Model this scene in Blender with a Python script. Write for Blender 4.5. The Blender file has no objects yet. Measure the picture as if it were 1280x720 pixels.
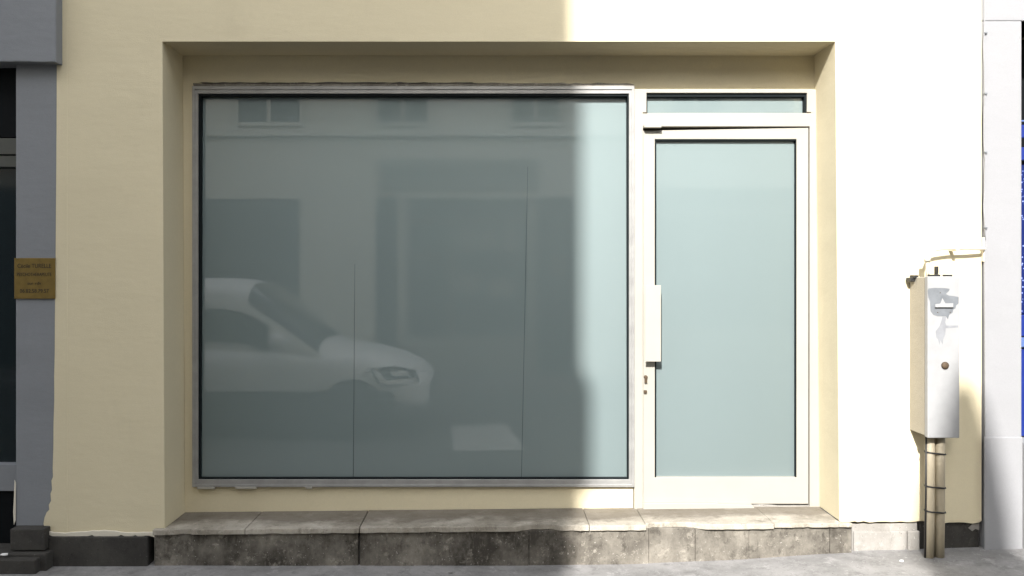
import bpy, bmesh, math, random
from mathutils import Vector, Matrix
random.seed(7)
S = bpy.context.scene
COL = S.collection
# ------------------------------------------------------------------ survey of the place
# metres; street wall face is the plane y = 0, street runs along x, eye at 1.55 m
EYE, DIST, F, CX, CY = 1.55, 4.29, 995.0, 618.0, 338.0
def X(px, y=0.0): return (px - CX) * (DIST + y) / F
def Z(py, y=0.0): return EYE - (py - CY) * (DIST + y) / F
def lerp(t, a, b): return a + (b - a) * t
def interp(x, tab):
    if x <= tab[0][0]: return tab[0][1]
    for (a, va), (b, vb) in zip(tab, tab[1:]):
        if x <= b: return lerp((x - a) / (b - a), va, vb)
    return tab[-1][1]
def gz(x):      # height of the pavement along the wall
    return interp(x, [(-40, -.05), (-3, -.036), (.2, -.036), (.7, -.028), (1.2, -.01), (1.9, .034), (2.45, .046), (2.8, .06), (8, .10), (40, .12)])
def zs(x):      # top of the doorstep slabs
    return .163 + .0102 * (x + 1.75)

# ------------------------------------------------------------------ materials
def new_mat(name):
    m = bpy.data.materials.new(name); m.use_nodes = True
    nt = m.node_tree
    return m, nt, nt.nodes['Principled BSDF']
def N(nt, t, **kw):
    n = nt.nodes.new(t)
    for k, v in kw.items(): setattr(n, k, v)
    return n
def ramp(nt, src, p0, p1, c0=(0, 0, 0, 1), c1=(1, 1, 1, 1)):
    r = N(nt, 'ShaderNodeValToRGB')
    r.color_ramp.elements[0].position = p0; r.color_ramp.elements[0].color = c0
    r.color_ramp.elements[1].position = p1; r.color_ramp.elements[1].color = c1
    nt.links.new(src, r.inputs['Fac']); return r.outputs['Color']
def mix(nt, fac, a, b):
    m = N(nt, 'ShaderNodeMix', data_type='RGBA')
    L = nt.links
    for sock, v in ((m.inputs[0], fac), (m.inputs[6], a), (m.inputs[7], b)):
        if isinstance(v, (float, int)): sock.default_value = v
        elif isinstance(v, tuple): sock.default_value = (*v[:3], 1)
        else: L.new(v, sock)
    return m.outputs[2]
def noise(nt, scale, detail=4, rough=.55, stretch=(1, 1, 1), off=(0, 0, 0)):
    tc = N(nt, 'ShaderNodeTexCoord'); mp = N(nt, 'ShaderNodeMapping')
    mp.inputs['Scale'].default_value = stretch; mp.inputs['Location'].default_value = off
    n = N(nt, 'ShaderNodeTexNoise')
    n.inputs['Scale'].default_value = scale; n.inputs['Detail'].default_value = detail; n.inputs['Roughness'].default_value = rough
    nt.links.new(tc.outputs['Object'], mp.inputs['Vector']); nt.links.new(mp.outputs['Vector'], n.inputs['Vector'])
    return n.outputs['Fac']
def bump(nt, bs, layers):
    prev = None
    for h, strength, dist in layers:
        b = N(nt, 'ShaderNodeBump'); b.inputs['Strength'].default_value = strength; b.inputs['Distance'].default_value = dist
        nt.links.new(h, b.inputs['Height'])
        if prev is not None: nt.links.new(prev, b.inputs['Normal'])
        prev = b.outputs['Normal']
    nt.links.new(prev, bs.inputs['Normal'])
def plain(name, c, rough=.5, metal=0.0, spec=.5, var=.08, vs=9, bmp=0.0, bscale=120):
    m, nt, b = new_mat(name)
    c2 = tuple(v * (1 - var) for v in c)
    nt.links.new(mix(nt, ramp(nt, noise(nt, vs), .35, .68), c, c2), b.inputs['Base Color'])
    b.inputs['Roughness'].default_value = rough; b.inputs['Metallic'].default_value = metal
    b.inputs['Specular IOR Level'].default_value = spec
    if bmp: bump(nt, b, [(noise(nt, bscale, 3), bmp, .004)])
    return m
def stucco(name, c, grain=.25, wave=.5, dirt=(.30, .25, .17), dirt_amt=.25, spec=.2):
    m, nt, b = new_mat(name)
    base = mix(nt, ramp(nt, noise(nt, 1.6, 5), .3, .72), c, tuple(v * .93 for v in c))
    base = mix(nt, ramp(nt, noise(nt, 34, 5, .7), .3, .8), base, tuple(v * .93 for v in c))
    base = mix(nt, ramp(nt, noise(nt, 150, 3, .7), .35, .75), base, mix(nt, .5, base, tuple(v * .84 for v in c)))
    base = mix(nt, ramp(nt, noise(nt, 2.2, 6, .65, (1, 1, .5), (3, 1, 7)), .60, .9, (0, 0, 0, 1), (dirt_amt,) * 3 + (1,)), base, dirt)
    nt.links.new(base, b.inputs['Base Color'])
    b.inputs['Roughness'].default_value = .85; b.inputs['Specular IOR Level'].default_value = spec
    bump(nt, b, [(noise(nt, 2.6, 4, .5, (.7, 1, 1.6)), wave, .012), (noise(nt, 17, 4, .5, (.6, 1, 2.0)), wave * .30, .004), (noise(nt, 190, 4, .65), grain, .0016)])
    return m
def stone(name, c1, c2, grime, amt=.8, speck=(.55, .52, .47), scale=5.0, lo=.42, hi=.68):
    m, nt, b = new_mat(name)
    base = mix(nt, ramp(nt, noise(nt, scale, 6, .65), .32, .7), c1, c2)
    base = mix(nt, ramp(nt, noise(nt, 3.3, 7, .7, (.9, 1, .7), (5, 2, 1)), lo, hi, (0, 0, 0, 1), (amt,) * 3 + (1,)), base, grime)
    base = mix(nt, ramp(nt, noise(nt, 16, 8, .8, (.8, 1, .6), (1, 9, 4)), .52, .64, (0, 0, 0, 1), (amt * .75,) * 3 + (1,)), base, grime)
    base = mix(nt, ramp(nt, noise(nt, 26, 8, .8, (1.3, 1, .35), (3, 4, 9)), .53, .62, (0, 0, 0, 1), (amt * .55,) * 3 + (1,)), base, tuple(v * .8 for v in c2))
    base = mix(nt, ramp(nt, noise(nt, 11, 8, .8, (1, 1, 1), (8, 2, 6)), .56, .63, (0, 0, 0, 1), (.45,) * 3 + (1,)), base, tuple(min(1, v * 1.35) for v in c1))
    base = mix(nt, ramp(nt, noise(nt, 85, 3, .6), .66, .72, (0, 0, 0, 1), (.55,) * 3 + (1,)), base, speck)
    base = mix(nt, ramp(nt, noise(nt, 60, 3, .6, (1, 1, 1), (7, 7, 7)), .67, .72, (0, 0, 0, 1), (.6,) * 3 + (1,)), base, tuple(v * .6 for v in grime))
    nt.links.new(base, b.inputs['Base Color'])
    b.inputs['Roughness'].default_value = .85; b.inputs['Specular IOR Level'].default_value = .25
    bump(nt, b, [(noise(nt, 9, 5, .6), .5, .008), (noise(nt, 70, 5, .7), .5, .003)])
    return m

M = {}
M['cream_render'] = stucco('cream_render', (.665, .59, .41), .5, .6, (.34, .29, .20), .30)
M['cream_raw'] = stucco('cream_raw', (.68, .63, .52), .5, .6)
M['cream_paint'] = plain('cream_paint', (.345, .328, .282), .42, var=.05, vs=5, bmp=.05, bscale=60)
M['grey_render'] = stucco('grey_render', (.225, .235, .248), .45, .7, (.12, .12, .13), .35)
M['white_render'] = stucco('white_render', (.28, .28, .285), .15, .45, (.42, .42, .41), .35)
M['aluminium'] = plain('aluminium', (.34, .335, .32), .42, .35, .5, .18, 14)
M['dirty_strip'] = stone('dirty_strip', (.30, .28, .24), (.2, .18, .15), (.06, .05, .04), .6, scale=14)
M['gasket'] = plain('gasket', (.003, .006, .007), .6, spec=.15)
M['black'] = plain('black', (.012, .012, .012), .5)
M['tread_stone'] = stone('tread_stone', (.42, .385, .325), (.32, .29, .235), (.10, .084, .06), .7, lo=.45, hi=.7)
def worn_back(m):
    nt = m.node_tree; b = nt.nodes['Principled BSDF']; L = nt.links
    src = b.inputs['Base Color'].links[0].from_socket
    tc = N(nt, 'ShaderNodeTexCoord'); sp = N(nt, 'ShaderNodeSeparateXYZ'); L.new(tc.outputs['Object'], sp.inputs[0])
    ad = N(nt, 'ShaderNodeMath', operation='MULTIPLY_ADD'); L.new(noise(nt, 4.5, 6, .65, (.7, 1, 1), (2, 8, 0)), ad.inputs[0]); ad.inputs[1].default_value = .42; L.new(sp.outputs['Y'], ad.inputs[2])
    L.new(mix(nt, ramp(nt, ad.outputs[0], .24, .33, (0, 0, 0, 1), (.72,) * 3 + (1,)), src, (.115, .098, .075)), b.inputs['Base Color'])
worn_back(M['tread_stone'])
M['riser_stone'] = stone('riser_stone', (.29, .265, .222), (.19, .172, .142), (.034, .029, .023), .92, scale=4, lo=.33, hi=.60)
M['core_mortar'] = stone('core_mortar', (.12, .11, .10), (.08, .075, .065), (.03, .028, .025), .6)
M['plinth_grey'] = stone('plinth_grey', (.062, .058, .050), (.045, .042, .038), (.02, .019, .017), .55, (.14, .13, .12))
M['plinth_cement'] = stone('plinth_cement', (.31, .295, .27), (.25, .235, .21), (.15, .135, .115), .65, lo=.5, hi=.8)
M['asphalt'] = stone('asphalt', (.27, .262, .253), (.20, .195, .187), (.10, .097, .092), .7, (.48, .47, .46), scale=5, lo=.44, hi=.72)
M['road'] = plain('road', (.115, .113, .108), .9, var=.25, vs=3, bmp=.3)
M['kerb'] = stone('kerb', (.30, .29, .28), (.24, .23, .22), (.12, .11, .10), .5)
M['brass'] = plain('brass', (.20, .135, .035), .48, .55, .5, .2, 30)
M['brass_ink'] = plain('brass_ink', (.018, .014, .006), .7)
M['box_side'] = stucco('box_side', (.36, .33, .27), .9, .8)
M['box_metal'] = plain('box_metal', (.30, .30, .298), .75, 0, .2, .08, 16, .04, 50)
M['patch_grey'] = plain('patch_grey', (.15, .16, .17), .6, var=.22, vs=25)
M['patch_dim'] = plain('patch_dim', (.23, .235, .245), .6, var=.2, vs=25)
M['conduit'] = plain('conduit', (.36, .31, .22), .55, 0, .35, .10, 20)
M['rust'] = plain('rust', (.09, .06, .035), .7, .2, .4, .4, 60)
M['pipe_cream'] = plain('pipe_cream', (.66, .60, .48), .5)
M['blue_shutter'] = plain('blue_shutter', (.007, .022, .17), .4)
M['pale_blue'] = plain('pale_blue', (.08, .13, .30), .4)
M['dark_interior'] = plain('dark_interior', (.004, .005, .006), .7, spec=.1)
M['dark_glass'] = plain('dark_glass', (.008, .014, .016), .06, 0, .6)
M['dark_slat'] = plain('dark_slat', (.06, .062, .052), .5)
M['facade'] = stucco('facade', (.56, .52, .44), .3, .4)
M['facade_low'] = stucco('facade_low', (.58, .55, .49), .3, .4)
M['roofing'] = plain('roofing', (.12, .12, .125), .7)
M['shop_dark'] = plain('shop_dark', (.05, .055, .06), .35)
M['sign_board'] = plain('sign_board', (.24, .235, .21), .5)
M['car_paint'] = plain('car_paint', (.74, .74, .735), .3, 0, .5, .02)
M['car_glass'] = plain('car_glass', (.02, .025, .03), .05, 0, .6)
M['lamp_glass'] = plain('lamp_glass', (.10, .10, .105), .2)
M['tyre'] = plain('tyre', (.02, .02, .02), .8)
M['alloy'] = plain('alloy', (.08, .08, .08), .5)
M['chrome'] = plain('chrome', (.9, .9, .9), .35)
M['paper'] = plain('paper', (.78, .77, .74), .7)
M['worn_paint'] = plain('worn_paint', (.52, .51, .49), .8, var=.35, vs=7)
M['terracotta'] = plain('terracotta', (.32, .15, .09), .8)
# sequinned blue cloth seen in the right-hand shop
m, nt, b = new_mat('blue_sequins')
v = N(nt, 'ShaderNodeTexVoronoi'); v.inputs['Scale'].default_value = 55
tc = N(nt, 'ShaderNodeTexCoord'); nt.links.new(tc.outputs['Object'], v.inputs['Vector'])
nt.links.new(mix(nt, ramp(nt, v.outputs['Distance'], .08, .30), (.30, .38, .75), (.006, .014, .09)), b.inputs['Base Color'])
b.inputs['Roughness'].default_value = .25; M['blue_sequins'] = m
# frosted film behind clear glass: matt pale body under a sharp clear coat (two glass faces reflect)
def film(name, c, coat_ior):
    m, nt, b = new_mat(name)
    nt.links.new(mix(nt, ramp(nt, noise(nt, 1.1, 4), .3, .7), c, tuple(k * .96 for k in c)), b.inputs['Base Color'])
    b.inputs['Roughness'].default_value = .72; b.inputs['Metallic'].default_value = .7; b.inputs['Specular IOR Level'].default_value = .3
    b.inputs['Coat Weight'].default_value = 1.0; b.inputs['Coat Roughness'].default_value = 0.0
    b.inputs['Coat IOR'].default_value = coat_ior
    return m
M['film'] = film('film', (.232, .286, .284), 2.15)

# ------------------------------------------------------------------ mesh helpers
def box(bm, x0, x1, y0, y1, z0, z1):
    vs = [bm.verts.new((x, y, z)) for x in (x0, x1) for y in (y0, y1) for z in (z0, z1)]
    for f in ((0, 1, 3, 2), (4, 6, 7, 5), (0, 4, 5, 1), (2, 3, 7, 6), (0, 2, 6, 4), (1, 5, 7, 3)):
        bm.faces.new([vs[i] for i in f])
def holed(bm, x0, x1, z0, z1, y0, y1, holes):
    xs = sorted({x0, x1, *[h for o in holes for h in o[:2] if x0 < h < x1]})
    zz = sorted({z0, z1, *[h for o in holes for h in o[2:] if z0 < h < z1]})
    def solid(i, k):
        if i < 0 or k < 0 or i >= len(xs) - 1 or k >= len(zz) - 1: return False
        cx, cz = (xs[i] + xs[i + 1]) / 2, (zz[k] + zz[k + 1]) / 2
        return not any(a < cx < b and c < cz < d for a, b, c, d in holes)
    V = {}
    def vert(i, k, s):
        if (i, k, s) not in V: V[i, k, s] = bm.verts.new((xs[i], (y0, y1)[s], zz[k]))
        return V[i, k, s]
    for i in range(len(xs) - 1):
        for k in range(len(zz) - 1):
            if not solid(i, k): continue
            bm.faces.new([vert(i, k, 0), vert(i + 1, k, 0), vert(i + 1, k + 1, 0), vert(i, k + 1, 0)])
            bm.faces.new([vert(i, k, 1), vert(i, k + 1, 1), vert(i + 1, k + 1, 1), vert(i + 1, k, 1)])
            for di, dk, a, c in ((-1, 0, (i, k), (i, k + 1)), (1, 0, (i + 1, k + 1), (i + 1, k)), (0, -1, (i + 1, k), (i, k)), (0, 1, (i, k + 1), (i + 1, k + 1))):
                if not solid(i + di, k + dk):
                    bm.faces.new([vert(*a, 0), vert(*c, 0), vert(*c, 1), vert(*a, 1)])
def prism_xz(bm, pts, y0, y1):
    a = [bm.verts.new((x, y0, z)) for x, z in pts]; c = [bm.verts.new((x, y1, z)) for x, z in pts]
    bm.faces.new(a); bm.faces.new(c[::-1]); n = len(a)
    for i in range(n): bm.faces.new([a[i], c[i], c[(i + 1) % n], a[(i + 1) % n]])
def prism_xy(bm, pts, zt, zb):
    a = [bm.verts.new((x, y, zt(x, y))) for x, y in pts]; c = [bm.verts.new((x, y, zb(x, y))) for x, y in pts]
    bm.faces.new(a); bm.faces.new(c[::-1]); n = len(a)
    for i in range(n): bm.faces.new([a[i], c[i], c[(i + 1) % n], a[(i + 1) % n]])
def tube(bm, pts, r, n=12, caps=True):
    pts = [Vector(p) for p in pts]; rings = []
    ref = Vector((0, 0, 1))
    for i, p in enumerate(pts):
        d = (pts[min(i + 1, len(pts) - 1)] - pts[max(i - 1, 0)]).normalized()
        if abs(d.dot(ref)) > .95: ref2 = Vector((0, 1, 0))
        else: ref2 = ref
        if i == 0: u = d.cross(ref2).normalized()
        else: u = (u - d * u.dot(d)).normalized()
        w = d.cross(u); rr = r[i] if isinstance(r, (list, tuple)) else r
        rings.append([bm.verts.new(p + (u * math.cos(t) + w * math.sin(t)) * rr) for t in [2 * math.pi * k / n for k in range(n)]])
    for a, c in zip(rings, rings[1:]):
        for k in range(n): bm.faces.new([a[k], a[(k + 1) % n], c[(k + 1) % n], c[k]])
    if caps: bm.faces.new(rings[0][::-1]); bm.faces.new(rings[-1])
def lathe_y(bm, prof, cx, cz, n=24):    # profile (y, r) turned about an axis along y
    tube(bm, [(cx, y, cz) for y, r in prof], [r for y, r in prof], n)
def thing(name, label, cat, loc=(0, 0, 0), group=None):
    o = bpy.data.objects.new(name, None); COL.objects.link(o); o.location = loc; o.empty_display_size = .2
    o['label'] = label; o['category'] = cat
    if group: o['group'] = group
    return o
def obj(name, bm, mat, parent=None, bevel=0.0, smooth=False, label=None):
    bmesh.ops.recalc_face_normals(bm, faces=bm.faces)
    me = bpy.data.meshes.new(name); bm.to_mesh(me); bm.free()
    me.materials.append(M[mat] if isinstance(mat, str) else mat)
    o = bpy.data.objects.new(name, me); COL.objects.link(o)
    if smooth:
        for p in me.polygons: p.use_smooth = True
    if parent is not None:
        o.parent = parent
        root = parent
        while root.parent is not None: root = root.parent
        o.matrix_parent_inverse = Matrix.Translation(-root.location) if parent is root else Matrix.Identity(4)
    if bevel:
        md = o.modifiers.new('bevel', 'BEVEL'); md.width = bevel; md.segments = 2; md.limit_method = 'ANGLE'; md.angle_limit = math.radians(35)
    if label: o['label'] = label
    return o
def struct(name, bm, mat):
    o = obj(name, bm, mat); o['kind'] = 'structure'; return o
def tag(o, label, cat, group=None):
    o['label'] = label; o['category'] = cat
    if group: o['group'] = group
    return o
def B(): return bmesh.new()

# ------------------------------------------------------------------ ground
bm = B(); xs_ = [-40, -20, -10, -6] + [-4 + .25 * i for i in range(37)] + [6, 8, 12, 20, 40]
ys_ = [-1.3, -1.1, -.9, -.7, -.5, -.3, -.2, .12]
g = [[bm.verts.new((x, y, gz(x) + .022 * max(y, -1.3) * 0.6 + random.uniform(-.002, .002))) for y in ys_] for x in xs_]
for i in range(len(xs_) - 1):
    for k in range(len(ys_) - 1): bm.faces.new([g[i][k], g[i + 1][k], g[i + 1][k + 1], g[i][k + 1]])
po = struct('pavement', bm, 'asphalt')
for p in po.data.polygons: p.use_smooth = True
bm = B(); box(bm, -40, 40, -1.46, -1.3, -.30, -.066); struct('kerb', bm, 'kerb')
bm = B(); box(bm, -40, 40, -7.2, -1.46, -.32, -.19); struct('road', bm, 'road')
bm = B(); box(bm, -40, 40, -7.38, -7.2, -.32, -.075); struct('kerb', bm, 'kerb')
bm = B(); box(bm, -40, 40, -8.6, -7.38, -.32, -.08); struct('opposite_pavement', bm, 'asphalt')
bm = B(); v4 = [bm.verts.new(p) for p in ((-600, -600, -.34), (600, -600, -.34), (600, 600, -.34), (-600, 600, -.34))]; bm.faces.new(v4)
struct('ground', bm, 'road')
# pale patch laid on the roadway (its reflection shows low in the pane)
bm = B(); prism_xy(bm, [(-.52, -4.45), (-.22, -4.50), (-.19, -4.30), (-.10, -4.52), (.13, -4.72), (.30, -3.1), (-.40, -3.05)], lambda x, y: -.186, lambda x, y: -.1895)
struct('road_marking', bm, 'worn_paint')

# ------------------------------------------------------------------ cream shop building
shop = thing('shop_building', 'cream rendered shopfront with deep recess, frosted window and door, half in sun', 'building', (.1, .2, 0))
RX0, RX1, RZ = X(203), X(1044), Z(52)                 # recess opening in the wall face
BY = .283                                             # depth of the recess
WX1 = X(1227); TOP = 7.0
ZL, ZR = Z(667), Z(651)
bm = B()
holed(bm, X(84), WX1, ZL, TOP, 0, BY, [(RX0, RX1, -5, RZ), (RX1, 9, -5, ZR)])
for v in bm.verts:                                    # left jamb leans a little
    if abs(v.co.x - RX0) < 1e-4 and v.co.z < 1: v.co.x += .012
    if abs(v.co.x - RX1) < 1e-4 and v.co.z < 1: v.co.x += .022
# uneven painted edge against the grey neighbour
left = [(70.5, -1290), (71, 0), (70.8, 120), (70, 250), (69.3, 330), (68.6, 400), (68.4, 440), (67.6, 470), (67.8, 500), (66.8, 530), (66.6, 560), (65.8, 585), (66.2, 596), (64.2, 601),
        (65, 612), (63.0, 617), (63.8, 626), (61.0, 631), (61.6, 637), (58, 641), (55.5, 647), (54.2, 655), (56, 661), (61, 665), (64, 667)]
prism_xz(bm, [(X(84), ZL)] + [(X(84), TOP)] + [(X(a), TOP if c < -100 else Z(c)) for a, c in left], 0, .0035)
# ragged bottom edge of the render on the right
pts = [(RX1 + .022, ZR)]; x = RX1 + .03
while x < WX1 - .01:
    pts.append((x, ZR - random.uniform(.001, .010) - .006 * (x > 2.35))); x += random.uniform(.012, .05)
pts.append((WX1, ZR)); prism_xz(bm, pts, 0.0, .06)
# wall at the back of the recess, with one opening for the window and one for the door
WINX0, WINX1 = X(241.5, .262), X(792.5, .262); WINZ0, WINZ1 = Z(607, .262), Z(108.5, .262)
DX0, DX1, DZ1 = X(792.5, .262), X(1017.3, .262), Z(112, .262)
holed(bm, RX0 - .05, RX1 + .05, .10, RZ + .05, BY, .45, [(WINX0 + .004, WINX1, WINZ0 + .004, WINZ1 - .004), (WINX1 - .001, DX1 + .2, -1, DZ1)])
box(bm, X(71), WX1, .46, .50, ZL, TOP)
obj('wall', bm, 'cream_render', shop, .004)
# hairline joint in the render right of the recess, at lintel height
bm = B(); prism_xz(bm, [(X(1046), Z(51.2)), (X(1100), Z(51.6)), (X(1180), Z(52.2)), (X(1226), Z(52)), (X(1226), Z(51)), (X(1180), Z(51.0)), (X(1100), Z(50.6)), (X(1046), Z(50.4))], -.0016, .0)
obj('render_joint', bm, 'cream_render', shop)
# raw plaster crumbling out at the left foot of the wall
bm = B(); pts = [(X(62), Z(668)), (X(62), Z(663))]
for px in range(68, 205, 7): pts.append((X(px), Z(665.5 - random.uniform(0, 2) - 3.0 * math.exp(-((px - 130) / 22) ** 2))))
pts += [(X(206), Z(662)), (X(206), Z(667))]
low = []
for px in range(200, 62, -6): low.append((X(px), Z(669.5 + random.uniform(-1.6, 2.2))))
prism_xz(bm, pts + low, -.010, -.001)
obj('plaster_edge', bm, 'cream_raw', shop, .003)

# --- window: aluminium frame in the opening
FY = .262
win_bm = B()
holed(win_bm, WINX0, WINX1, WINZ0, WINZ1, FY, .36, [(X(247.5, FY), X(786.3, FY), Z(599.5, FY), Z(117, FY))])
window = obj('shop_window', win_bm, 'aluminium', shop, .002)
bm = B(); holed(bm, X(240.5, FY), X(793, FY), Z(608.6, FY), Z(107.8, FY), FY - .006, FY - .0005, [(X(244, FY), X(789.5, FY), Z(605, FY), Z(112, FY))])
obj('frame_trim', bm, 'aluminium', window, .0015)
bm = B(); holed(bm, X(247.6, FY), X(786.2, FY), Z(599.4, FY), Z(117.1, FY), .272, .34, [(X(250.2, .272), X(784.2, .272), Z(597.2, .272), Z(120, .272))])
obj('gasket', bm, 'gasket', window)
bm = B()
px0, px1, pz0, pz1 = X(248, .3), X(786, .3), Z(599, .3), Z(117, .3)
a = [bm.verts.new(p) for p in ((px0, .296, pz0), (px1, .296, pz0), (px1, .316, pz1), (px0, .316, pz1))]
c = [bm.verts.new((v.co.x, v.co.y + .008, v.co.z)) for v in a]
bm.faces.new(a); bm.faces.new(c[::-1])
for i in range(4): bm.faces.new([a[i], c[i], c[(i + 1) % 4], a[(i + 1) % 4]])
obj('pane', bm, 'film', window)
def pane_y(z): return lerp((z - pz0) / (pz1 - pz0), .296, .316)
for (a0, b0), (a1, b1) in (((443.3, 330), (441.8, 597.5)), ((659.8, 208), (651.8, 597.5))):
    bm = B(); w = .0010
    p = [(X(a0, .3), Z(b0, .3)), (X(a1, .3), Z(b1, .3))]
    vs = []
    for (x, z), ww in zip(p, (w * .55, w)):
        vs.append([bm.verts.new((x + sx * ww, pane_y(z) - dy, z)) for sx, dy in ((-1, .001), (1, .001), (1, -.002), (-1, -.002))])
    for k in range(4): bm.faces.new([vs[0][k], vs[0][(k + 1) % 4], vs[1][(k + 1) % 4], vs[1][k]])
    bm.faces.new(vs[0]); bm.faces.new(vs[1][::-1])
    obj('film_seam', bm, 'gasket', window)
# grimy old strip along the window head
bm = B(); pts = [(X(243, .27), Z(108.3, .27)), (X(242, .27), Z(104.4, .27))]
for px in range(252, 790, 9): pts.append((X(px, .27), Z(104.3 + random.uniform(-.5, .9), .27)))
pts += [(X(792, .27), Z(106, .27)), (X(792, .27), Z(108.3, .27))]
prism_xz(bm, pts, .258, BY); obj('head_strip', bm, 'dirty_strip', window, .001)
bm = B(); pts = []
for px in range(250, 600, 10): pts.append((X(px, .27), Z(104.0 + random.uniform(-.7, .3), .27)))
for px in range(595, 245, -10): pts.append((X(px, .27), Z(105.0 + random.uniform(-.2, .2), .27)))
prism_xz(bm, pts, .254, .258); obj('dirt_line', bm, 'core_mortar', window)
for a0, a1, b0 in ((246, 268, 609.2), (294, 320, 609.0), (382, 390, 608.8)):
    bm = B(); box(bm, X(a0, .25), X(a1, .25), .252, .281, Z(b0 + 2.4, .25), Z(b0, .25)); obj('packing_chip', bm, 'cream_paint', window, .001)

# --- door frame with transom light
TX0, TX1, TZ0, TZ1 = X(808.2, FY), X(1009, FY), Z(141.2, FY), Z(116, FY)
LX0, LX1, LZ1, LZ0 = X(803.8, FY), X(1012.3, FY), Z(158, FY), Z(630.5, FY)      # leaf
bm = B()
holed(bm, DX0 + .002, DX1 + .035, .17, DZ1, FY, .36, [(TX0, TX1, TZ0, TZ1), (LX0, LX1, -1, LZ1)])
dframe = obj('door_frame', bm, 'cream_paint', shop, .002)
bm = B(); holed(bm, TX0 + .0005, TX1 - .0005, TZ0 - .001, TZ1 - .0005, .275, .345, [(X(809, .275), X(1004, .29), TZ0 + .001, Z(121, .275))])
obj('gasket', bm, 'gasket', dframe)
bm = B(); box(bm, TX0, TX1, .302, .312, TZ0, TZ1); obj('transom_pane', bm, 'film', dframe)
for a0, a1, b0 in ((803.4, 809, 140.4), (1008, 1013.6, 140.0)):
    bm = B(); box(bm, X(a0, FY), X(a1, FY), FY - .004, FY - .0005, Z(b0 + .9, FY), Z(b0, FY)); obj('bead_end', bm, 'rust', dframe)
# stop block over the corner of the leaf
bm = B(); box(bm, X(804, FY), X(825.5, FY), FY - .034, FY - .0005, Z(160.6, FY), Z(156.5, FY)); obj('stop_block', bm, 'cream_paint', dframe, .002)

# --- door leaf, hung a touch askew and set back a little under the head
PX0, PX1, PZ1, PZ0 = X(819, FY), X(996.6, FY), Z(173.5, FY), Z(597.3, FY)
bm = B()
holed(bm, LX0 + .0025, LX1 - .0045, LZ0, LZ1 - .006, FY + .010, .345, [(PX0, PX1, PZ0, PZ1)])
for v in bm.verts:
    if v.co.z > LZ1 - .02: v.co.z -= .017 * (1 - (v.co.x - LX0) / (LX1 - LX0)); 
door = obj('door', bm, 'cream_paint', shop, .002)
bm = B(); holed(bm, PX0 + .0004, PX1 - .0004, PZ0 + .0004, PZ1 - .0004, .2735, .33, [(X(820.2, .274), X(994.5, .274), Z(596.6, .274), Z(175.8, .274))])
obj('gasket', bm, 'gasket', door)
bm = B(); box(bm, PX0, PX1, .296, .306, PZ0, PZ1); obj('pane', bm, 'film', door)
HY = .214
bm = B()
box(bm, X(806.5, HY), X(826.3, HY), HY, HY + .005, Z(452, HY), Z(356.5, HY))
box(bm, X(811, .23), X(823.5, .23), HY + .005, FY + .0095, Z(451, .23), Z(358, .23))
obj('pull_handle', bm, 'cream_paint', door, .0015)
bm = B(); lathe_y(bm, [(FY + .0095, .0105), (FY - .002, .0105), (FY - .006, .008)], X(807.3, FY), Z(471.5, FY), 18)
box(bm, X(805.6, FY), X(808.8, FY), FY - .005, FY + .003, Z(478.5, FY), Z(472, FY)); obj('lock_cylinder', bm, 'rust', door, .001)
bm = B(); box(bm, X(805, FY), X(808.6, FY), FY - .003, FY + .0095, Z(491.5, FY), Z(488, FY)); obj('screw_plate', bm, 'rust', door)
# painted threshold board, broken off before the right jamb
bm = B(); prism_xz(bm, [(X(804, .25), Z(629.0, .25)), (X(897, .25), Z(628.6, .25)), (X(898, .25), Z(630.0, .25)), (X(940, .25), Z(630.8, .25)), (X(945, .25), Z(638, .25)), (X(804, .25), Z(637, .25))], .246, .34)
obj('threshold', bm, 'cream_paint', shop, .002)
bm = B(); prism_xz(bm, [(X(940, .27), Z(631.5, .27)), (X(952, .27), Z(630.4, .27)), (X(962, .27), Z(631.0, .27)), (X(975, .27), Z(632.4, .27)), (X(1013, .27), Z(632.3, .27)), (X(1015, .27), Z(639, .27)), (X(940, .27), Z(639, .27))], .268, .35)
obj('threshold_concrete', bm, 'plinth_cement', shop, .004)

# --- doorstep: worn stone slabs on a course of riser blocks
bm = B(); box(bm, X(193), X(1063), .004, .30, -.12, .115); step = obj('doorstep', bm, 'core_mortar', shop)
SY = -.036
def front(px0, px1, seed, notches=()):
    r = random.Random(seed); pts = []; px = px0
    while px < px1 - 2:
        y = SY + r.uniform(-.003, .004)
        for c, hw, dp in notches:
            t = abs(px - c) / hw
            if t < 1: y += dp * (1 - t ** 4) * r.uniform(.9, 1.06)
        pts.append((X(px, SY), y)); px += r.uniform(3, 8)
    pts.append((X(px1, SY), SY)); return pts
slabs = [(190, 306, [(229, 9, .020)]), (306, 449, [(340, 6, .008), (372, 4, .010), (418, 7, .007)]), (449, 737, [(475, 5, .008), (541, 7, .009), (588, 4, .010), (675, 27, .032), (714, 5, .008)]), (737, 808, [(762, 4, .007)]), (808, 968, [(838, 40, .044)]), (968, 1049, [(1010, 5, .008)]), (1049, 1066, [])]
jx0, jx1 = RX0 + .012, RX1 + .022
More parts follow.
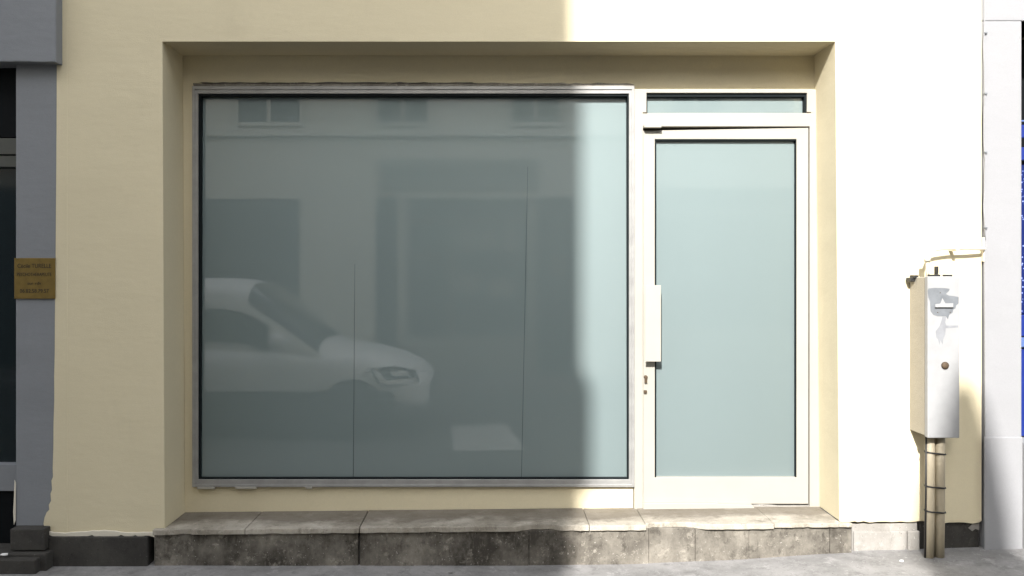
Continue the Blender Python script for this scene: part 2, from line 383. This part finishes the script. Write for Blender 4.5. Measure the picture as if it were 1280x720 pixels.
for i, (p0, p1, nt_) in enumerate(slabs):
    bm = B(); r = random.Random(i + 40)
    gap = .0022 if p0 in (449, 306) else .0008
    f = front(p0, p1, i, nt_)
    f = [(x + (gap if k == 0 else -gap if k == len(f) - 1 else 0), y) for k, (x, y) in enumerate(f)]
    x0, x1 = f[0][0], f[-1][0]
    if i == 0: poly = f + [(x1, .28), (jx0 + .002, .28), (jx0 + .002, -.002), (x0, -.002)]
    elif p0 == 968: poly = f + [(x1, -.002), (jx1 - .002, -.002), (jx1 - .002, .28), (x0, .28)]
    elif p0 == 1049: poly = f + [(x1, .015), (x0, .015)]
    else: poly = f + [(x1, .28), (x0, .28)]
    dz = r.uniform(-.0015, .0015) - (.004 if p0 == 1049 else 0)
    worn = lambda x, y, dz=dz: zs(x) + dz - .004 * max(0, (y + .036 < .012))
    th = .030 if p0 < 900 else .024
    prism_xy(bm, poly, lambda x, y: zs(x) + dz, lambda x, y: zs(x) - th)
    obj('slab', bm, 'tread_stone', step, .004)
joints = [193, 449, 661, 811, 869, 936, 1037, 1064.5]
for i, (p0, p1) in enumerate(zip(joints, joints[1:])):
    bm = B(); r = random.Random(i + 90)
    g0 = .005 if p0 == 449 else .0007; g1 = .005 if p1 == 449 else .0007
    x0, x1 = X(p0, -.01) + g0, X(p1, -.01) - g1; yf = -.014 + r.uniform(-.003, .003)
    lift = .017 if p0 == 811 else 0.0
    n = max(2, int((x1 - x0) / .03)); tl = r.uniform(-.004, .004)
    poly = [(lerp(k / n, x0, x1), yf + r.uniform(-.0015, .0015)) for k in range(n + 1)] + [(x1, .10), (x0, .10)]
    prism_xy(bm, poly, lambda x, y: zs(x) - (.0305 if p0 < 900 else .0245) + lift - (.014 if lift and y < 0 else 0), lambda x, y: gz(x) - .06)
    obj('riser_block', bm, 'riser_stone', step, .0035)
# plinths either side of the step
bm = B(); box(bm, X(63), X(186.5), -.022, .25, -.10, Z(669.5)); obj('plinth', bm, 'plinth_grey', shop, .006, label='dark grey painted plinth left of the doorstep')
bm = B(); pts = [(X(1067), -.04)] + [(X(px), Z(656.2 + random.uniform(-.8, .8))) for px in range(1067, 1137, 7)] + [(X(1136), Z(652.5)), (X(1149), Z(653)), (X(1150), -.04)]
prism_xz(bm, pts, .020, .25); obj('plinth', bm, 'plinth_cement', shop, .004, label='pale cement plinth between doorstep and conduits')
bm = B(); box(bm, X(1068), X(1133), .008, .021, -.04, Z(665)); obj('plinth_course', bm, 'plinth_cement', shop, .005)
bm = B(); box(bm, X(1135.5), X(1150.5), .002, .021, -.04, Z(664)); obj('plinth_course', bm, 'plinth_cement', shop, .006)
bm = B(); box(bm, X(1151), X(1226.5), .016, .25, -.04, Z(650)); obj('plinth', bm, 'plinth_grey', shop, .006, label='dark plinth right of the conduits')
bm = B(); prism_xz(bm, [(X(1212), Z(661)), (X(1218), Z(655)), (X(1226), Z(655)), (X(1226), Z(664)), (X(1221), Z(662)), (X(1217), Z(665))], .011, .0155); obj('plinth_patch', bm, 'plinth_cement', shop, .002)
bm = B(); box(bm, X(71), WX1, .50, 6, TOP - .1, TOP + .1); obj('roof', bm, 'roofing', shop)

# ------------------------------------------------------------------ grey neighbour (left)
grey = thing('grey_building', 'grey rendered building on the left with dark window and projecting fascia', 'building', (-3.6, .2, 0))
bm = B()
GX = X(19)
box(bm, GX, X(83), .004, .30, Z(658), Z(70))
obj('pilaster', bm, 'grey_render', grey, .005)
bm = B(); pts = [(X(70.2, -.06), Z(0) + 1.4), (-8, Z(0) + 1.4), (-8, Z(79, -.06))]
px = -1300
for px in list(range(-60, 70, 8)): pts.append((X(px, -.06), Z(77.6 + random.uniform(-.5, .6), -.06)))
pts.append((X(70.2, -.06), Z(78.4, -.06)))
prism_xz(bm, pts, -.062, .30); obj('fascia', bm, 'grey_render', grey, .006)
bm = B(); box(bm, -8, X(70.6), .02, .30, Z(0) + 1.4, 7.4); obj('wall', bm, 'grey_render', grey)
bm = B(); box(bm, -8, X(-330), .004, .30, -.1, Z(70)); obj('wall', bm, 'grey_render', grey)
# window set back in the opening
GY = .09
bm = B(); box(bm, X(-330), X(19), GY + .03, GY + .04, -.1, Z(70)); gw = obj('window', bm, 'dark_glass', grey)
bm = B(); box(bm, X(-330), GX - .001, GY - .02, GY + .03, Z(193.5, GY), Z(173.5, GY)); box(bm, X(-330), GX - .001, GY - .012, GY + .03, Z(209, GY), Z(195, GY)); obj('transom_bar', bm, 'dark_slat', gw, .002)
bm = B(); box(bm, X(-330), GX - .001, GY - .03, GY + .03, Z(612, GY), Z(579, GY)); obj('sill_rail', bm, 'grey_render', gw, .003)
bm = B(); box(bm, X(-330), GX - .001, GY - .01, GY + .03, -.05, Z(613, GY)); obj('kick_panel', bm, 'dark_interior', gw)
bm = B(); box(bm, X(-330), GX - .001, GY - .02, GY + .03, Z(172, GY), Z(72)); obj('shutter_box', bm, 'dark_interior', gw)  # added near-black panel; shade under the fascia is put into its colour
bm = B(); box(bm, X(13, -.05), X(56.5, -.05), -.055, .2, Z(688, -.05), Z(661, -.05)); obj('plinth', bm, 'plinth_grey', grey, .006)
bm = B(); box(bm, -6, X(48, -.1), -.13, .2, -.12, Z(700, -.13)); box(bm, -6, X(60, -.07), -.085, .2, -.12, Z(692, -.08)); obj('doorstep', bm, 'plinth_grey', grey, .006)
bm = B(); prism_xz(bm, [(X(18.2), Z(600)), (X(19.6), Z(604)), (X(19.4), Z(650)), (X(17.4), Z(656)), (X(16.6), Z(640)), (X(17.6), Z(620))], -.001, .003); obj('paint_drip', bm, 'cream_raw', grey)

# brass plate
pl = thing('brass_plaque', 'small square brass plaque with four engraved lines, screwed to the grey pilaster', 'plaque', (X(44), 0, Z(373)))
bm = B(); box(bm, X(18.6), X(69.4), -.006, .0035, Z(373.4), Z(322.6)); obj('plate', bm, 'brass', pl, .0015)
def text_into(bm, s, cx, cz, h, wmax, y):
    cu = bpy.data.curves.new('t', 'FONT'); cu.body = s; cu.align_x = 'CENTER'; cu.align_y = 'CENTER'; cu.size = 1; cu.extrude = 0.0
    o = bpy.data.objects.new('t', cu); COL.objects.link(o)
    dg = bpy.context.evaluated_depsgraph_get(); me = bpy.data.meshes.new_from_object(o.evaluated_get(dg))
    xs = [v.co.x for v in me.vertices]; zs__ = [v.co.y for v in me.vertices]
    k = h / (max(zs__) - min(zs__)); kx = wmax / (max(xs) - min(xs)); mx = (max(xs) + min(xs)) / 2; mz = (max(zs__) + min(zs__)) / 2
    vs = [bm.verts.new((cx + (v.co.x - mx) * kx, y, cz + (v.co.y - mz) * k)) for v in me.vertices]
    for p in me.polygons:
        try: bm.faces.new([vs[i] for i in p.vertices])
        except ValueError: pass
    bpy.data.objects.remove(o); bpy.data.curves.remove(cu); bpy.data.meshes.remove(me)
for s, py, h, w in (('Cécile TURELLE', 332.3, 5.2, 42), ('PSYCHOTHERAPEUTE', 343, 4.2, 43), ('sur rdv', 354, 3.6, 17), ('06.82.58.79.57', 363.6, 4.6, 36)):
    bmt = B(); text_into(bmt, s, X(43.8), Z(py), h / 232, w / 232, -.0064)
    r_ = bmesh.ops.extrude_face_region(bmt, geom=bmt.faces[:])
    for v in [e for e in r_['geom'] if isinstance(e, bmesh.types.BMVert)]: v.co.y -= .0006
    obj('lettering', bmt, 'brass_ink', pl)
for px, py in ((21, 325), (67, 325), (21, 371), (67, 371)):
    bm = B(); lathe_y(bm, [(-.0055, .004), (-.0075, .0035)], X(px), Z(py), 10); obj('screw', bm, 'brass', pl)

# ------------------------------------------------------------------ meter box with its conduits
mb = thing('meter_box', 'tall narrow utility box, pale metal door with grey paint smears, cream sides', 'utility box', (X(1160), -.09, gz(2.3)))
bx0, bx1, bd = 2.238, 2.238 + .160, .182
bzt, bzb = Z(345.5, -.18), Z(547.5, -.18)
bm = B(); box(bm, bx0, bx1, -.150, -.0005, bzb + .006, bzt - .004); obj('cabinet', bm, 'box_side', mb, .004)
bm = B(); box(bm, bx0 - .002, bx1 + .003, -.182, -.1515, bzb, bzt); bdoor = obj('door', bm, 'box_metal', mb, .004)
dy = -.182
def bp(px, py): return (X(px, dy), Z(py, dy))
def patch(pts, mat, t):
    bm = B(); prism_xz(bm, [bp(*p) for p in pts], dy - t, dy - .0001); return obj('paint_patch', bm, mat, bdoor)
patch([(1159.6, 363), (1160.6, 360.6), (1168, 359.8), (1181, 360), (1187, 361), (1186.4, 363.5), (1182.2, 367.5), (1186, 369.4), (1192, 370), (1198.2, 371.2), (1198.2, 379), (1195, 382), (1194.2, 385.6), (1191.5, 387),
       (1190.5, 391), (1186.5, 393.5), (1184.8, 399), (1182.5, 395.5), (1172, 395.4), (1166.5, 393.6), (1163.2, 389), (1162.6, 377), (1160.4, 372)], 'patch_grey', .0006)
patch([(1178, 396), (1182.6, 396), (1181.5, 403), (1183, 407), (1197.8, 406.8), (1197.8, 409.4), (1182, 410.2), (1181.6, 418), (1179, 424), (1178.4, 430.6), (1175.6, 425), (1174.4, 431.2), (1172.4, 424), (1170, 421), (1169.6, 414), (1174.5, 407.5)], 'patch_dim', .0005)
bm = B(); prism_xz(bm, [bp(*p) for p in ((1168.6, 384), (1168.6, 380.4), (1175.2, 379.4), (1177.6, 372.8), (1180, 377), (1181.4, 379.2), (1191, 379), (1191, 384))], dy - .004, dy - .0008); obj('latch_plate', bm, 'box_metal', bdoor, .0006)
bm = B(); box(bm, X(1168.4, dy), X(1191.4, dy), dy - .0035, dy - .0008, Z(385.4, dy), Z(384.2, dy)); obj('slot', bm, 'black', bdoor)
for px, py in ((1172, 390.4), (1187.6, 390.4), (1175.2, 366)):
    bm = B(); lathe_y(bm, [(dy, .003), (dy - .002, .0025)], X(px, dy), Z(py, dy), 8); obj('rivet', bm, 'rust', bdoor)
bm = B(); lathe_y(bm, [(dy + .001, .019), (dy - .006, .019), (dy - .011, .013), (dy - .013, .006)], X(1181, dy), Z(456.8, dy), 20); obj('lock', bm, 'rust', bdoor, smooth=True)
# hinge pin and feet at the top
bm = B(); box(bm, bx0 - .026, bx0 - .0025, -.06, -.01, Z(352), Z(347)); box(bm, bx0 - .012, bx0 + .012, -.07, -.02, bzt - .012, bzt + .006); obj('hanger', bm, 'black', mb, .003)
bm = B(); box(bm, 2.268, 2.316, -.16, -.12, bzt - .0035, bzt + .010); box(bm, 2.300, 2.311, -.15, -.125, bzt + .0102, bzt + .052); obj('bracket', bm, 'black', mb, .002)
bm = B(); box(bm, 2.346, 2.378, -.16, -.12, bzt - .0035, bzt + .009); obj('bracket', bm, 'black', mb, .002)
cyp = -.098; rr = .0238
for px, zb in ((1162.2, 692), (1175.0, 696)):
    bm = B(); x = X(px, cyp); zb_ = gz(x) - .03
    tube(bm, [(x - .004, cyp, zb_), (x - .001, cyp, .25), (x, cyp, .5), (x, cyp, bzb + .02)], rr, 24)
    obj('conduit', bm, 'conduit', mb, smooth=True)
bm = B(); x = X(1155.4, cyp); tube(bm, [(x, -.105, gz(x) - .02), (x + .003, -.106, .35), (x + .005, -.106, bzb + .02)], .005, 8); obj('earth_wire', bm, 'black', mb, smooth=True)
for py, sl in ((567, .006), (609.5, .005), (640.5, .004)):
    zc = Z(py, -.12); xa, xb = X(1162.2, cyp), X(1175.0, cyp); R_ = rr + .0025; pts = []
    for k in range(9):
        t = math.pi * (.5 + k / 8); pts.append((xa + R_ * math.cos(t), cyp + R_ * math.sin(t)))
    pts = [(xa, cyp + R_), (xa - R_ * .7, cyp + R_ * .7), (xa - R_, cyp), (xa - R_ * .7, cyp - R_ * .7), (xa, cyp - R_), ((xa + xb) / 2, cyp - R_ * .86), (xb, cyp - R_), (xb + R_ * .7, cyp - R_ * .7), (xb + R_, cyp), (xb + R_ * .7, cyp + R_ * .7), (xb, cyp + R_)]
    bm = B(); tube(bm, [(x, y, zc + sl - 2 * sl * (x - xa + R_) / (xb - xa + 2 * R_)) for x, y in pts], .0042, 8)
    obj('cable_tie', bm, 'black', mb, smooth=True)
# pipe out of the top of the box, bending over to the right
bp_ = thing('bent_pipe', 'thin cream pipe bending from the box top to the white pilaster', 'pipe', (2.33, -.08, bzt))
bm = B(); yy = -.075
pts = [(X(1157.5, -.1), -.115, bzt - .002), (X(1158, -.1), -.11, Z(330, -.1)), (X(1159.2, -.09), -.10, Z(322, -.09)), (X(1162, -.08), -.085, Z(316.5, -.08)), (X(1167, yy), yy, Z(312.8, yy)), (X(1174, yy), yy, Z(311.1, yy)), (X(1190, yy), yy + .01, Z(310.6, yy)), (X(1210, -.06), -.06, Z(310.8, -.06)), (X(1230, -.05), -.05, Z(311, -.05)), (X(1233, -.05), -.03, Z(311, -.05)), (X(1234, -.05), -.004, Z(311, -.03))]
tube(bm, pts, .0085, 14); obj('pipe', bm, 'pipe_cream', bp_, smooth=True)
bm = B(); tube(bm, [(X(1157.5, -.1), -.112, Z(327, -.1)), (X(1158, -.1), -.108, Z(320, -.1))], .016, 12); obj('coupling', bm, 'pipe_cream', bp_, smooth=True)
bm = B(); box(bm, X(1193.5, -.06), X(1197, -.06), -.078, -.0006, Z(313.6, -.07), Z(308.8, -.07)); obj('clip', bm, 'pipe_cream', bp_, .002)
bm = B(); box(bm, X(1226.2), X(1228.2), -.020, -.0006, Z(327), Z(297)); obj('wall_plate', bm, 'pipe_cream', bp_, .002)  # strip added where only shading marks the joint of the walls

# ------------------------------------------------------------------ white neighbour (right)
white = thing('white_building', 'white rendered pilaster and lintel of the neighbouring shop at the right edge', 'building', (4, .2, 0))
WY = -.012
bm = B(); OX = X(1275.5)
edge = [(1226.8, 0), (1227.2, 60), (1228.2, 150), (1228.6, 300), (1229.4, 420), (1230, 545)]
prism_xz(bm, [(X(1226.8), Z(27)), *[(X(a), Z(c)) for a, c in edge[1:]], (X(1229.6), Z(700)), (OX, Z(700)), (OX, Z(27))], WY, .30)
box(bm, X(1226.8), 9, WY, .30, Z(27), TOP - .3)
box(bm, X(1700), 9, WY, .30, -.1, Z(27))
obj('wall', bm, 'white_render', white, .006)
bm = B(); box(bm, X(1230.2, -.02), OX - .001, WY - .012, WY - .0005, -.05, Z(546, -.02)); obj('plinth', bm, 'white_render', white, .006)
bm = B(); box(bm, OX, X(1700), .33, .36, -.1, Z(20)); rw = obj('window', bm, 'dark_interior', white)
bm = B(); box(bm, OX + .001, X(1700), .0, .33, Z(27), Z(20)); obj('soffit', bm, 'conduit', rw)
for y0, y1, p0, p1, mt, nm in ((.12, .16, 156, 172, 'blue_shutter', 'blue_rail'), (.12, .16, 184, 200, 'blue_shutter', 'blue_rail'), (.11, .119, 150, 152, 'pale_blue', 'edge_strip'), (.15, .20, 206, 392, 'blue_sequins', 'display_cloth'),
                               (.10, .18, 394, 420, 'blue_shutter', 'blue_rail'), (.08, .18, 422, 434, 'pale_blue', 'edge_strip'), (.10, .18, 436, 545, 'blue_shutter', 'blue_panel')):
    bm = B(); box(bm, OX + .002, X(1690), y0, y1, Z(p1, y0), Z(p0, y0)); obj(nm, bm, mt, rw, .002)
bm = B(); box(bm, OX + .001, X(1700), WY - .02, .33, -.05, Z(552)); obj('sill', bm, 'white_render', white, .006)
# cable down the joint between cream and white walls
wc = thing('wall_cable', 'thin pale cable clipped down the joint between cream wall and white pilaster', 'cable', (X(1227.5), 0, Z(300)))
bm = B(); pts = []
for k in range(31):
    py = -300 + 600 * k / 30; pts.append((X(1227.6 + .7 * math.sin(k * 1.3) + .3 * math.sin(k * 3.1) + .0025 * max(py, 0)), -.017, Z(py)))
tube(bm, pts, .0035, 8); obj('cord', bm, 'white_render', wc, smooth=True)
for py in (-60, 42.5, 118, 191, 285):
    bm = B(); box(bm, X(1227.4), X(1231.0), -.024, WY - .0005, Z(py + .9), Z(py - .9)); obj('clip', bm, 'patch_grey', wc, .001)

# ------------------------------------------------------------------ scraps on the ground
def scrap(label, x, y, z, w, d, mat='paper'):
    bm = B(); r = random.Random(int(x * 1000)); n = 7
    poly = [(x + w * math.cos(6.283 * k / n) * r.uniform(.6, 1.1), y + d * math.sin(6.283 * k / n) * r.uniform(.6, 1.1)) for k in range(n)]
    h = [r.uniform(.003, .009) for _ in range(n)]
    it = iter(h * 2)
    prism_xy(bm, poly, lambda a, c: z + next(it), lambda a, c: z)
    return bm
tag(obj('paper_scrap', scrap('', X(6, -.1), -.105, Z(692, -.08) + .001, .02, .012), 'paper'), 'crumpled white paper scrap on the dark step of the grey building', 'litter')
tag(obj('pebble', scrap('', X(563, -.12), -.12, gz(-.2) + .001, .012, .01), 'kerb', bevel=.002), 'small grey pebble on the shaded pavement below the middle of the step', 'pebble')
tag(obj('paper_scrap', scrap('', X(1127, -.16), -.16, gz(2.1) + .001, .013, .008), 'paper'), 'tiny white paper scrap on the sunlit pavement left of the conduits', 'litter')

# ------------------------------------------------------------------ across the street (mostly mirrored in the pane; some parts added for shade)
def opp_window(parent, x0, x1, z0, z1, y, mat='shop_dark', fr='facade_low'):
    bm = B(); box(bm, x0, x1, y + .002, y + .03, z0, z1); w = obj('window', bm, mat, parent)
    bm = B(); xm = (x0 + x1) / 2; holed(bm, x0 - .06, x1 + .06, z0 - .06, z1 + .06, y + .031, y + .07, [(x0, xm - .03, z0, z1), (xm + .03, x1, z0, z1)]); obj('frame', bm, fr, w)
    return w
OY = -8.6; EX = -1.90
tall = thing('tall_building', 'tall pale stone building across the street, mirrored in the window behind the car', 'building', (-8, OY - 2, 0))
bm = B(); prism_xy(bm, [(-16, OY), (EX, OY), (EX - 3.2, OY - 7), (-16, OY - 7)], lambda x, y: 11.2, lambda x, y: -.3); obj('wall', bm, 'facade', tall)
bm = B(); prism_xy(bm, [(-16.2, OY + .06), (EX + .02, OY + .01), (EX - 3.2, OY - 7.1), (-16.2, OY - 7.1)], lambda x, y: 11.5, lambda x, y: 11.2); obj('roof', bm, 'roofing', tall)
bm = B(); box(bm, -16, EX + .05, OY - .04, OY + .10, 6.35, 6.95); obj('string_course', bm, 'facade', tall, .01)  # unseen ledge added to bulge the shadow edge on the window
bm = B(); box(bm, -16, EX - .01, OY + .001, OY + .12, 3.98, 4.09); obj('cornice', bm, 'facade', tall)
for x0, x1 in ((-4.35, -3.3), (-6.9, -5.85), (-9.4, -8.35)):
    for z0, z1 in ((4.22, 6.0), (7.4, 9.4)): opp_window(tall, x0, x1, z0, z1, OY, fr='facade')
for x0, x1 in ((-5.15, -3.32), (-8.4, -6.2)):
    bm = B(); box(bm, x0, x1, OY + .002, OY + .04, -.05, 2.92); obj('shop_window', bm, 'shop_dark', tall)
sky_blocker = thing('tall_building', 'tall plain building set back on the right across the street', 'building', (8, OY - 4, 0))  # unseen building, put in to reduce sky light on the right
bm = B(); box(bm, 1.45, 16, OY - 9, OY - .8, -.3, 10.5); obj('wall', bm, 'facade', sky_blocker)
bm = B(); box(bm, 1.40, 16.1, OY - 9.1, OY - .75, 10.5, 10.8); obj('roof', bm, 'roofing', sky_blocker)
for x0 in (2.2, 4.6, 7.0):
    for z0 in (6.2, 8.4): opp_window(sky_blocker, x0, x0 + 1.05, z0, z0 + 1.6, OY - .8, fr='facade')
low = thing('low_building', 'low shop across the street with sign band, mirrored faintly in the window', 'building', (2, OY - 2, 0))
bm = B(); box(bm, EX - .5, 11, OY - 4.5, OY - .02, -.3, 5.3); obj('wall', bm, 'facade_low', low)
bm = B(); box(bm, EX + .03, 11, OY - 4.5, OY + .05, 5.3, 5.42); roof = obj('roof', bm, 'roofing', low)
bm = B(); cx, cyy = 2.53 - .27 * 10.2, -10.2
zt = .97 + .68 * 10.2
prof = [(5.4, .27), (zt - .95, .26), (zt - .72, .235), (zt - .48, .185), (zt - .30, .145), (zt - .14, .10), (zt - .04, .05), (zt, .01)]
tube(bm, [(cx, cyy, z) for z, r in prof], [r for z, r in prof], 24); obj('chimney', bm, 'terracotta', roof, smooth=True)  # unseen stand-in, bell-shaped to cast the rounded shadow by the meter box
bm = B(); box(bm, EX + .012, 11, OY + .001, OY + .12, 3.98, 4.09); obj('cornice', bm, 'facade_low', low)
for x0, x1 in ((-1.98, -1.13), (.3, 1.1), (3, 3.8), (5.5, 6.3)): opp_window(low, x0, x1, 4.22, 5.1, OY)
bm = B(); box(bm, -1.95, .75, OY + .002, OY + .07, 3.10, 3.60); sb = obj('sign_board', bm, 'sign_board', low)
for x0, x1, nm in ((-2.0, -1.66, 'doorway'), (-1.49, .62, 'shop_window'), (.72, 1.36, 'doorway'), (2.6, 5.2, 'shop_window'), (6.2, 8.8, 'shop_window')):
    bm = B(); box(bm, x0, x1, OY + .002, OY + .04, -.05, 2.95); w = obj(nm, bm, 'shop_dark', low)
    if nm == 'shop_window':
        bm = B(); holed(bm, x0, x1, -.05, 2.95, OY + .041, OY + .09, [(x0 + .06, x0 + .75, .6, 2.5), (x0 + .82, x1 - .06, .6, 2.5), (x0 + .06, x1 - .06, 2.56, 2.9)]); obj('frame', bm, 'sign_board', w)

for x0, z0, w, h in ((-.62, 2.0, .30, .42), (-.25, 2.05, .30, .36), (.12, 2.02, .28, .40), (-.62, 1.35, .36, .30), (-.1, 1.25, .42, .34), (.95, 1.6, .28, .36), (-1.3, 1.9, .34, .10)):
    bm = B(); box(bm, x0, x0 + w, OY + .042, OY + .05, z0, z0 + h); obj('poster', bm, 'sign_board', low)
for k in range(16):
    x0 = -1.8 + k * .155 + random.uniform(-.02, .02)
    bm = B(); box(bm, x0, x0 + random.uniform(.05, .1), OY + .071, OY + .078, 3.22, 3.48); obj('slat', bm, 'shop_dark', sb)  # dark bars stand in for the unreadable sign letters

# ------------------------------------------------------------------ parked car at the kerb, behind the viewpoint to the left
RZ_ = -.19
car = thing('parked_car', 'white compact parked car facing right, mirrored faintly in the frosted window', 'car', (-2.8, -4.5, RZ_))
cyc = -4.47; XN = -.72
def sect(x, hw, zb, zt, e=.42, n=28):
    out = []
    for k in range(n):
        t = 2 * math.pi * (k + .5) / n; c, s = math.cos(t), math.sin(t)
        out.append((XN + x, cyc + hw * math.copysign(abs(c) ** e, c), RZ_ + (zb + zt) / 2 + (zt - zb) / 2 * math.copysign(abs(s) ** e, s)))
    return out
def loft(st, n=28):
    rows = [sect(*s, n=n) if len(s) == 4 else sect(*s[:4], e=s[4], n=n) for s in st]
    return rows
lower = [(-4.15, .60, .45, .80), (-4.08, .76, .34, .95), (-3.8, .84, .26, 1.02), (-3.2, .86, .22, 1.02), (-2.4, .865, .20, 1.0), (-1.7, .865, .20, .985), (-1.35, .86, .20, 1.0, .5), (-1.0, .855, .21, .985, .55), (-.65, .84, .22, .94, .6), (-.38, .80, .23, .87, .6), (-.18, .72, .25, .78, .6), (-.06, .58, .29, .69, .6), (-.01, .40, .36, .60, .6)]
rows = loft(lower)
bm = B(); V = [[bm.verts.new(p) for p in r] for r in rows]
for a, c in zip(V, V[1:]):
    for k in range(28): bm.faces.new([a[k], a[(k + 1) % 28], c[(k + 1) % 28], c[k]])
bm.faces.new(V[0]); bm.faces.new(V[-1][::-1])
gh = [(-4.05, .55, .7, 1.0, .5), (-3.95, .68, .7, 1.30, .5), (-3.7, .72, .7, 1.60, .5), (-3.2, .74, .7, 1.71, .5), (-2.6, .75, .7, 1.74, .5), (-2.2, .75, .7, 1.73, .5), (-1.95, .76, .68, 1.68, .52), (-1.72, .77, .64, 1.50, .52), (-1.45, .79, .6, 1.28, .52), (-1.18, .80, .5, 1.06, .52), (-1.0, .80, .4, .90, .52)]
grow = loft(gh)
V2 = [[bm.verts.new(p) for p in r] for r in grow]
for a, c in zip(V2, V2[1:]):
    for k in range(28): bm.faces.new([a[k], a[(k + 1) % 28], c[(k + 1) % 28], c[k]])
bm.faces.new(V2[0]); bm.faces.new(V2[-1][::-1])
obj('body', bm, 'car_paint', car, smooth=True)
def glaz(name, i0, i1, ks, off, mat='car_glass'):
    bm = B(); cc = Vector((0, cyc, RZ_ + 1.2)); P = {}
    for i in range(i0, i1 + 1):
        for k in ks:
            p = Vector(grow[i][k % 28]); d = Vector((.35 if name == 'windscreen' else 0, p.y - cyc, (p.z - RZ_ - 1.1) * .9)).normalized(); P[i, k] = bm.verts.new(p + d * off)
    for i in range(i0, i1):
        for k in ks[:-1]: bm.faces.new([P[i, k], P[i, k + 1], P[i + 1, k + 1], P[i + 1, k]])
    return obj(name, bm, mat, car, smooth=True)
glaz('windscreen', 6, 9, list(range(1, 13)), .012)
glaz('side_window', 1, 7, [-1, 0], .014); glaz('side_window', 1, 7, [13, 14], .014)
for s in (-1, 1):
    bm = B(); hp = [(-.60, .76), (-.34, .78), (-.14, .72), (-.10, .60), (-.30, .57), (-.50, .58)]
    a = []; c = []
    for xx, zz in hp:
        hw = interp(xx, [(-.65, .842), (-.38, .802), (-.18, .722), (-.06, .582)])
        a.append(bm.verts.new((XN + xx, cyc + s * (hw + .02), RZ_ + zz))); c.append(bm.verts.new((XN + xx, cyc + s * (hw - .07), RZ_ + zz)))
    bm.faces.new(a); bm.faces.new(c[::-1])
    for k in range(6): bm.faces.new([a[k], c[k], c[(k + 1) % 6], a[(k + 1) % 6]])
    h = obj('headlight', bm, 'lamp_glass', car)
    def hs(xx, zz, o=.028): return (XN + xx, cyc + s * (interp(xx, [(-.65, .842), (-.38, .802), (-.18, .722), (-.06, .582)]) + o), RZ_ + zz)
    for q in ([(-.59, .755), (-.52, .76), (-.43, .60), (-.49, .59)], [(-.45, .625), (-.14, .655), (-.12, .61), (-.42, .585)], [(-.40, .735), (-.22, .73), (-.20, .68), (-.36, .675)]):
        bm = B(); fa = [bm.verts.new(hs(*p)) for p in q]; fb = [bm.verts.new(hs(*p, .021)) for p in q]
        bm.faces.new(fa); bm.faces.new(fb[::-1])
        for k in range(4): bm.faces.new([fa[k], fb[k], fb[(k + 1) % 4], fa[(k + 1) % 4]])
        obj('reflector', bm, 'chrome', h)
    bm = B(); tube(bm, [(XN - 1.60, cyc + s * .82, RZ_ + 1.02), (XN - 1.58, cyc + s * .93, RZ_ + 1.06), (XN - 1.55, cyc + s * 1.02, RZ_ + 1.07)], [.04, .085, .05], 12); obj('wing_mirror', bm, 'car_paint', car, smooth=True)
    for wx in (-.80, -3.30):
        bm = B(); lathe_y(bm, [(cyc + s * .70, .30), (cyc + s * .72, .325), (cyc + s * .86, .325), (cyc + s * .88, .30)], XN + wx, RZ_ + .325, 32); w = obj('wheel', bm, 'tyre', car, smooth=True)
        bm = B(); lathe_y(bm, [(cyc + s * .86, .215), (cyc + s * .886, .205), (cyc + s * .875, .06), (cyc + s * .89, .03)], XN + wx, RZ_ + .325, 28); obj('rim', bm, 'alloy', w, smooth=True)
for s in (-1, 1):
    bm = B(); box(bm, XN - 3.9, XN - .35, cyc + s * .868, cyc + s * .885, RZ_ + .18, RZ_ + .52); obj('side_skirt', bm, 'tyre', car, .01)  # dark panels give the shaded lower body sides by colour
bm = B(); box(bm, XN - .06, XN + .012, cyc - .35, cyc + .35, RZ_ + .42, RZ_ + .54); obj('grille', bm, 'black', car, .01)

# ------------------------------------------------------------------ light
SUN = Vector((.27, 1.0, -.68)).normalized()
el = math.asin(-SUN.z); az = math.atan2(-SUN.x, -SUN.y)
W = bpy.data.worlds.new('World'); S.world = W; W.use_nodes = True
nt = W.node_tree; sky = nt.nodes.new('ShaderNodeTexSky'); sky.sky_type = 'NISHITA'; sky.sun_disc = False
sky.sun_elevation = el; sky.sun_rotation = az; sky.dust_density = 2.0; sky.air_density = 1.0
bg = nt.nodes['Background']; hs = nt.nodes.new('ShaderNodeHueSaturation'); hs.inputs['Saturation'].default_value = .25; nt.links.new(sky.outputs['Color'], hs.inputs['Color']); nt.links.new(hs.outputs['Color'], bg.inputs['Color']); bg.inputs['Strength'].default_value = .15
ld = bpy.data.lights.new('sun', 'SUN'); ld.energy = 2.9; ld.angle = math.radians(.7); ld.color = (1.0, .975, .95)
lo = bpy.data.objects.new('sun', ld); COL.objects.link(lo); lo.rotation_euler = SUN.to_track_quat('-Z', 'Y').to_euler(); lo.location = (-3, -10, 9)

# ------------------------------------------------------------------ camera
cd = bpy.data.cameras.new('camera'); co = bpy.data.objects.new('camera', cd); COL.objects.link(co)
co.location = (0, -DIST, EYE); co.rotation_euler = (math.radians(90), 0, 0)
cd.sensor_width = 36; cd.lens = F / 1280 * 36; cd.shift_x = (640 - CX) / 1280; cd.shift_y = (CY - 360) / 1280
cd.clip_start = .05; cd.clip_end = 2000
S.camera = co
S.view_settings.view_transform = 'Standard'; S.view_settings.look = 'None'; S.view_settings.gamma = 1
S.view_settings.exposure = 1.84
S.cycles.use_denoising = True; S.cycles.caustics_reflective = False; S.cycles.caustics_refractive = False; S.cycles.blur_glossy = 1.0; S.cycles.sample_clamp_indirect = 4.0; S.cycles.max_bounces = 10; S.cycles.diffuse_bounces = 6
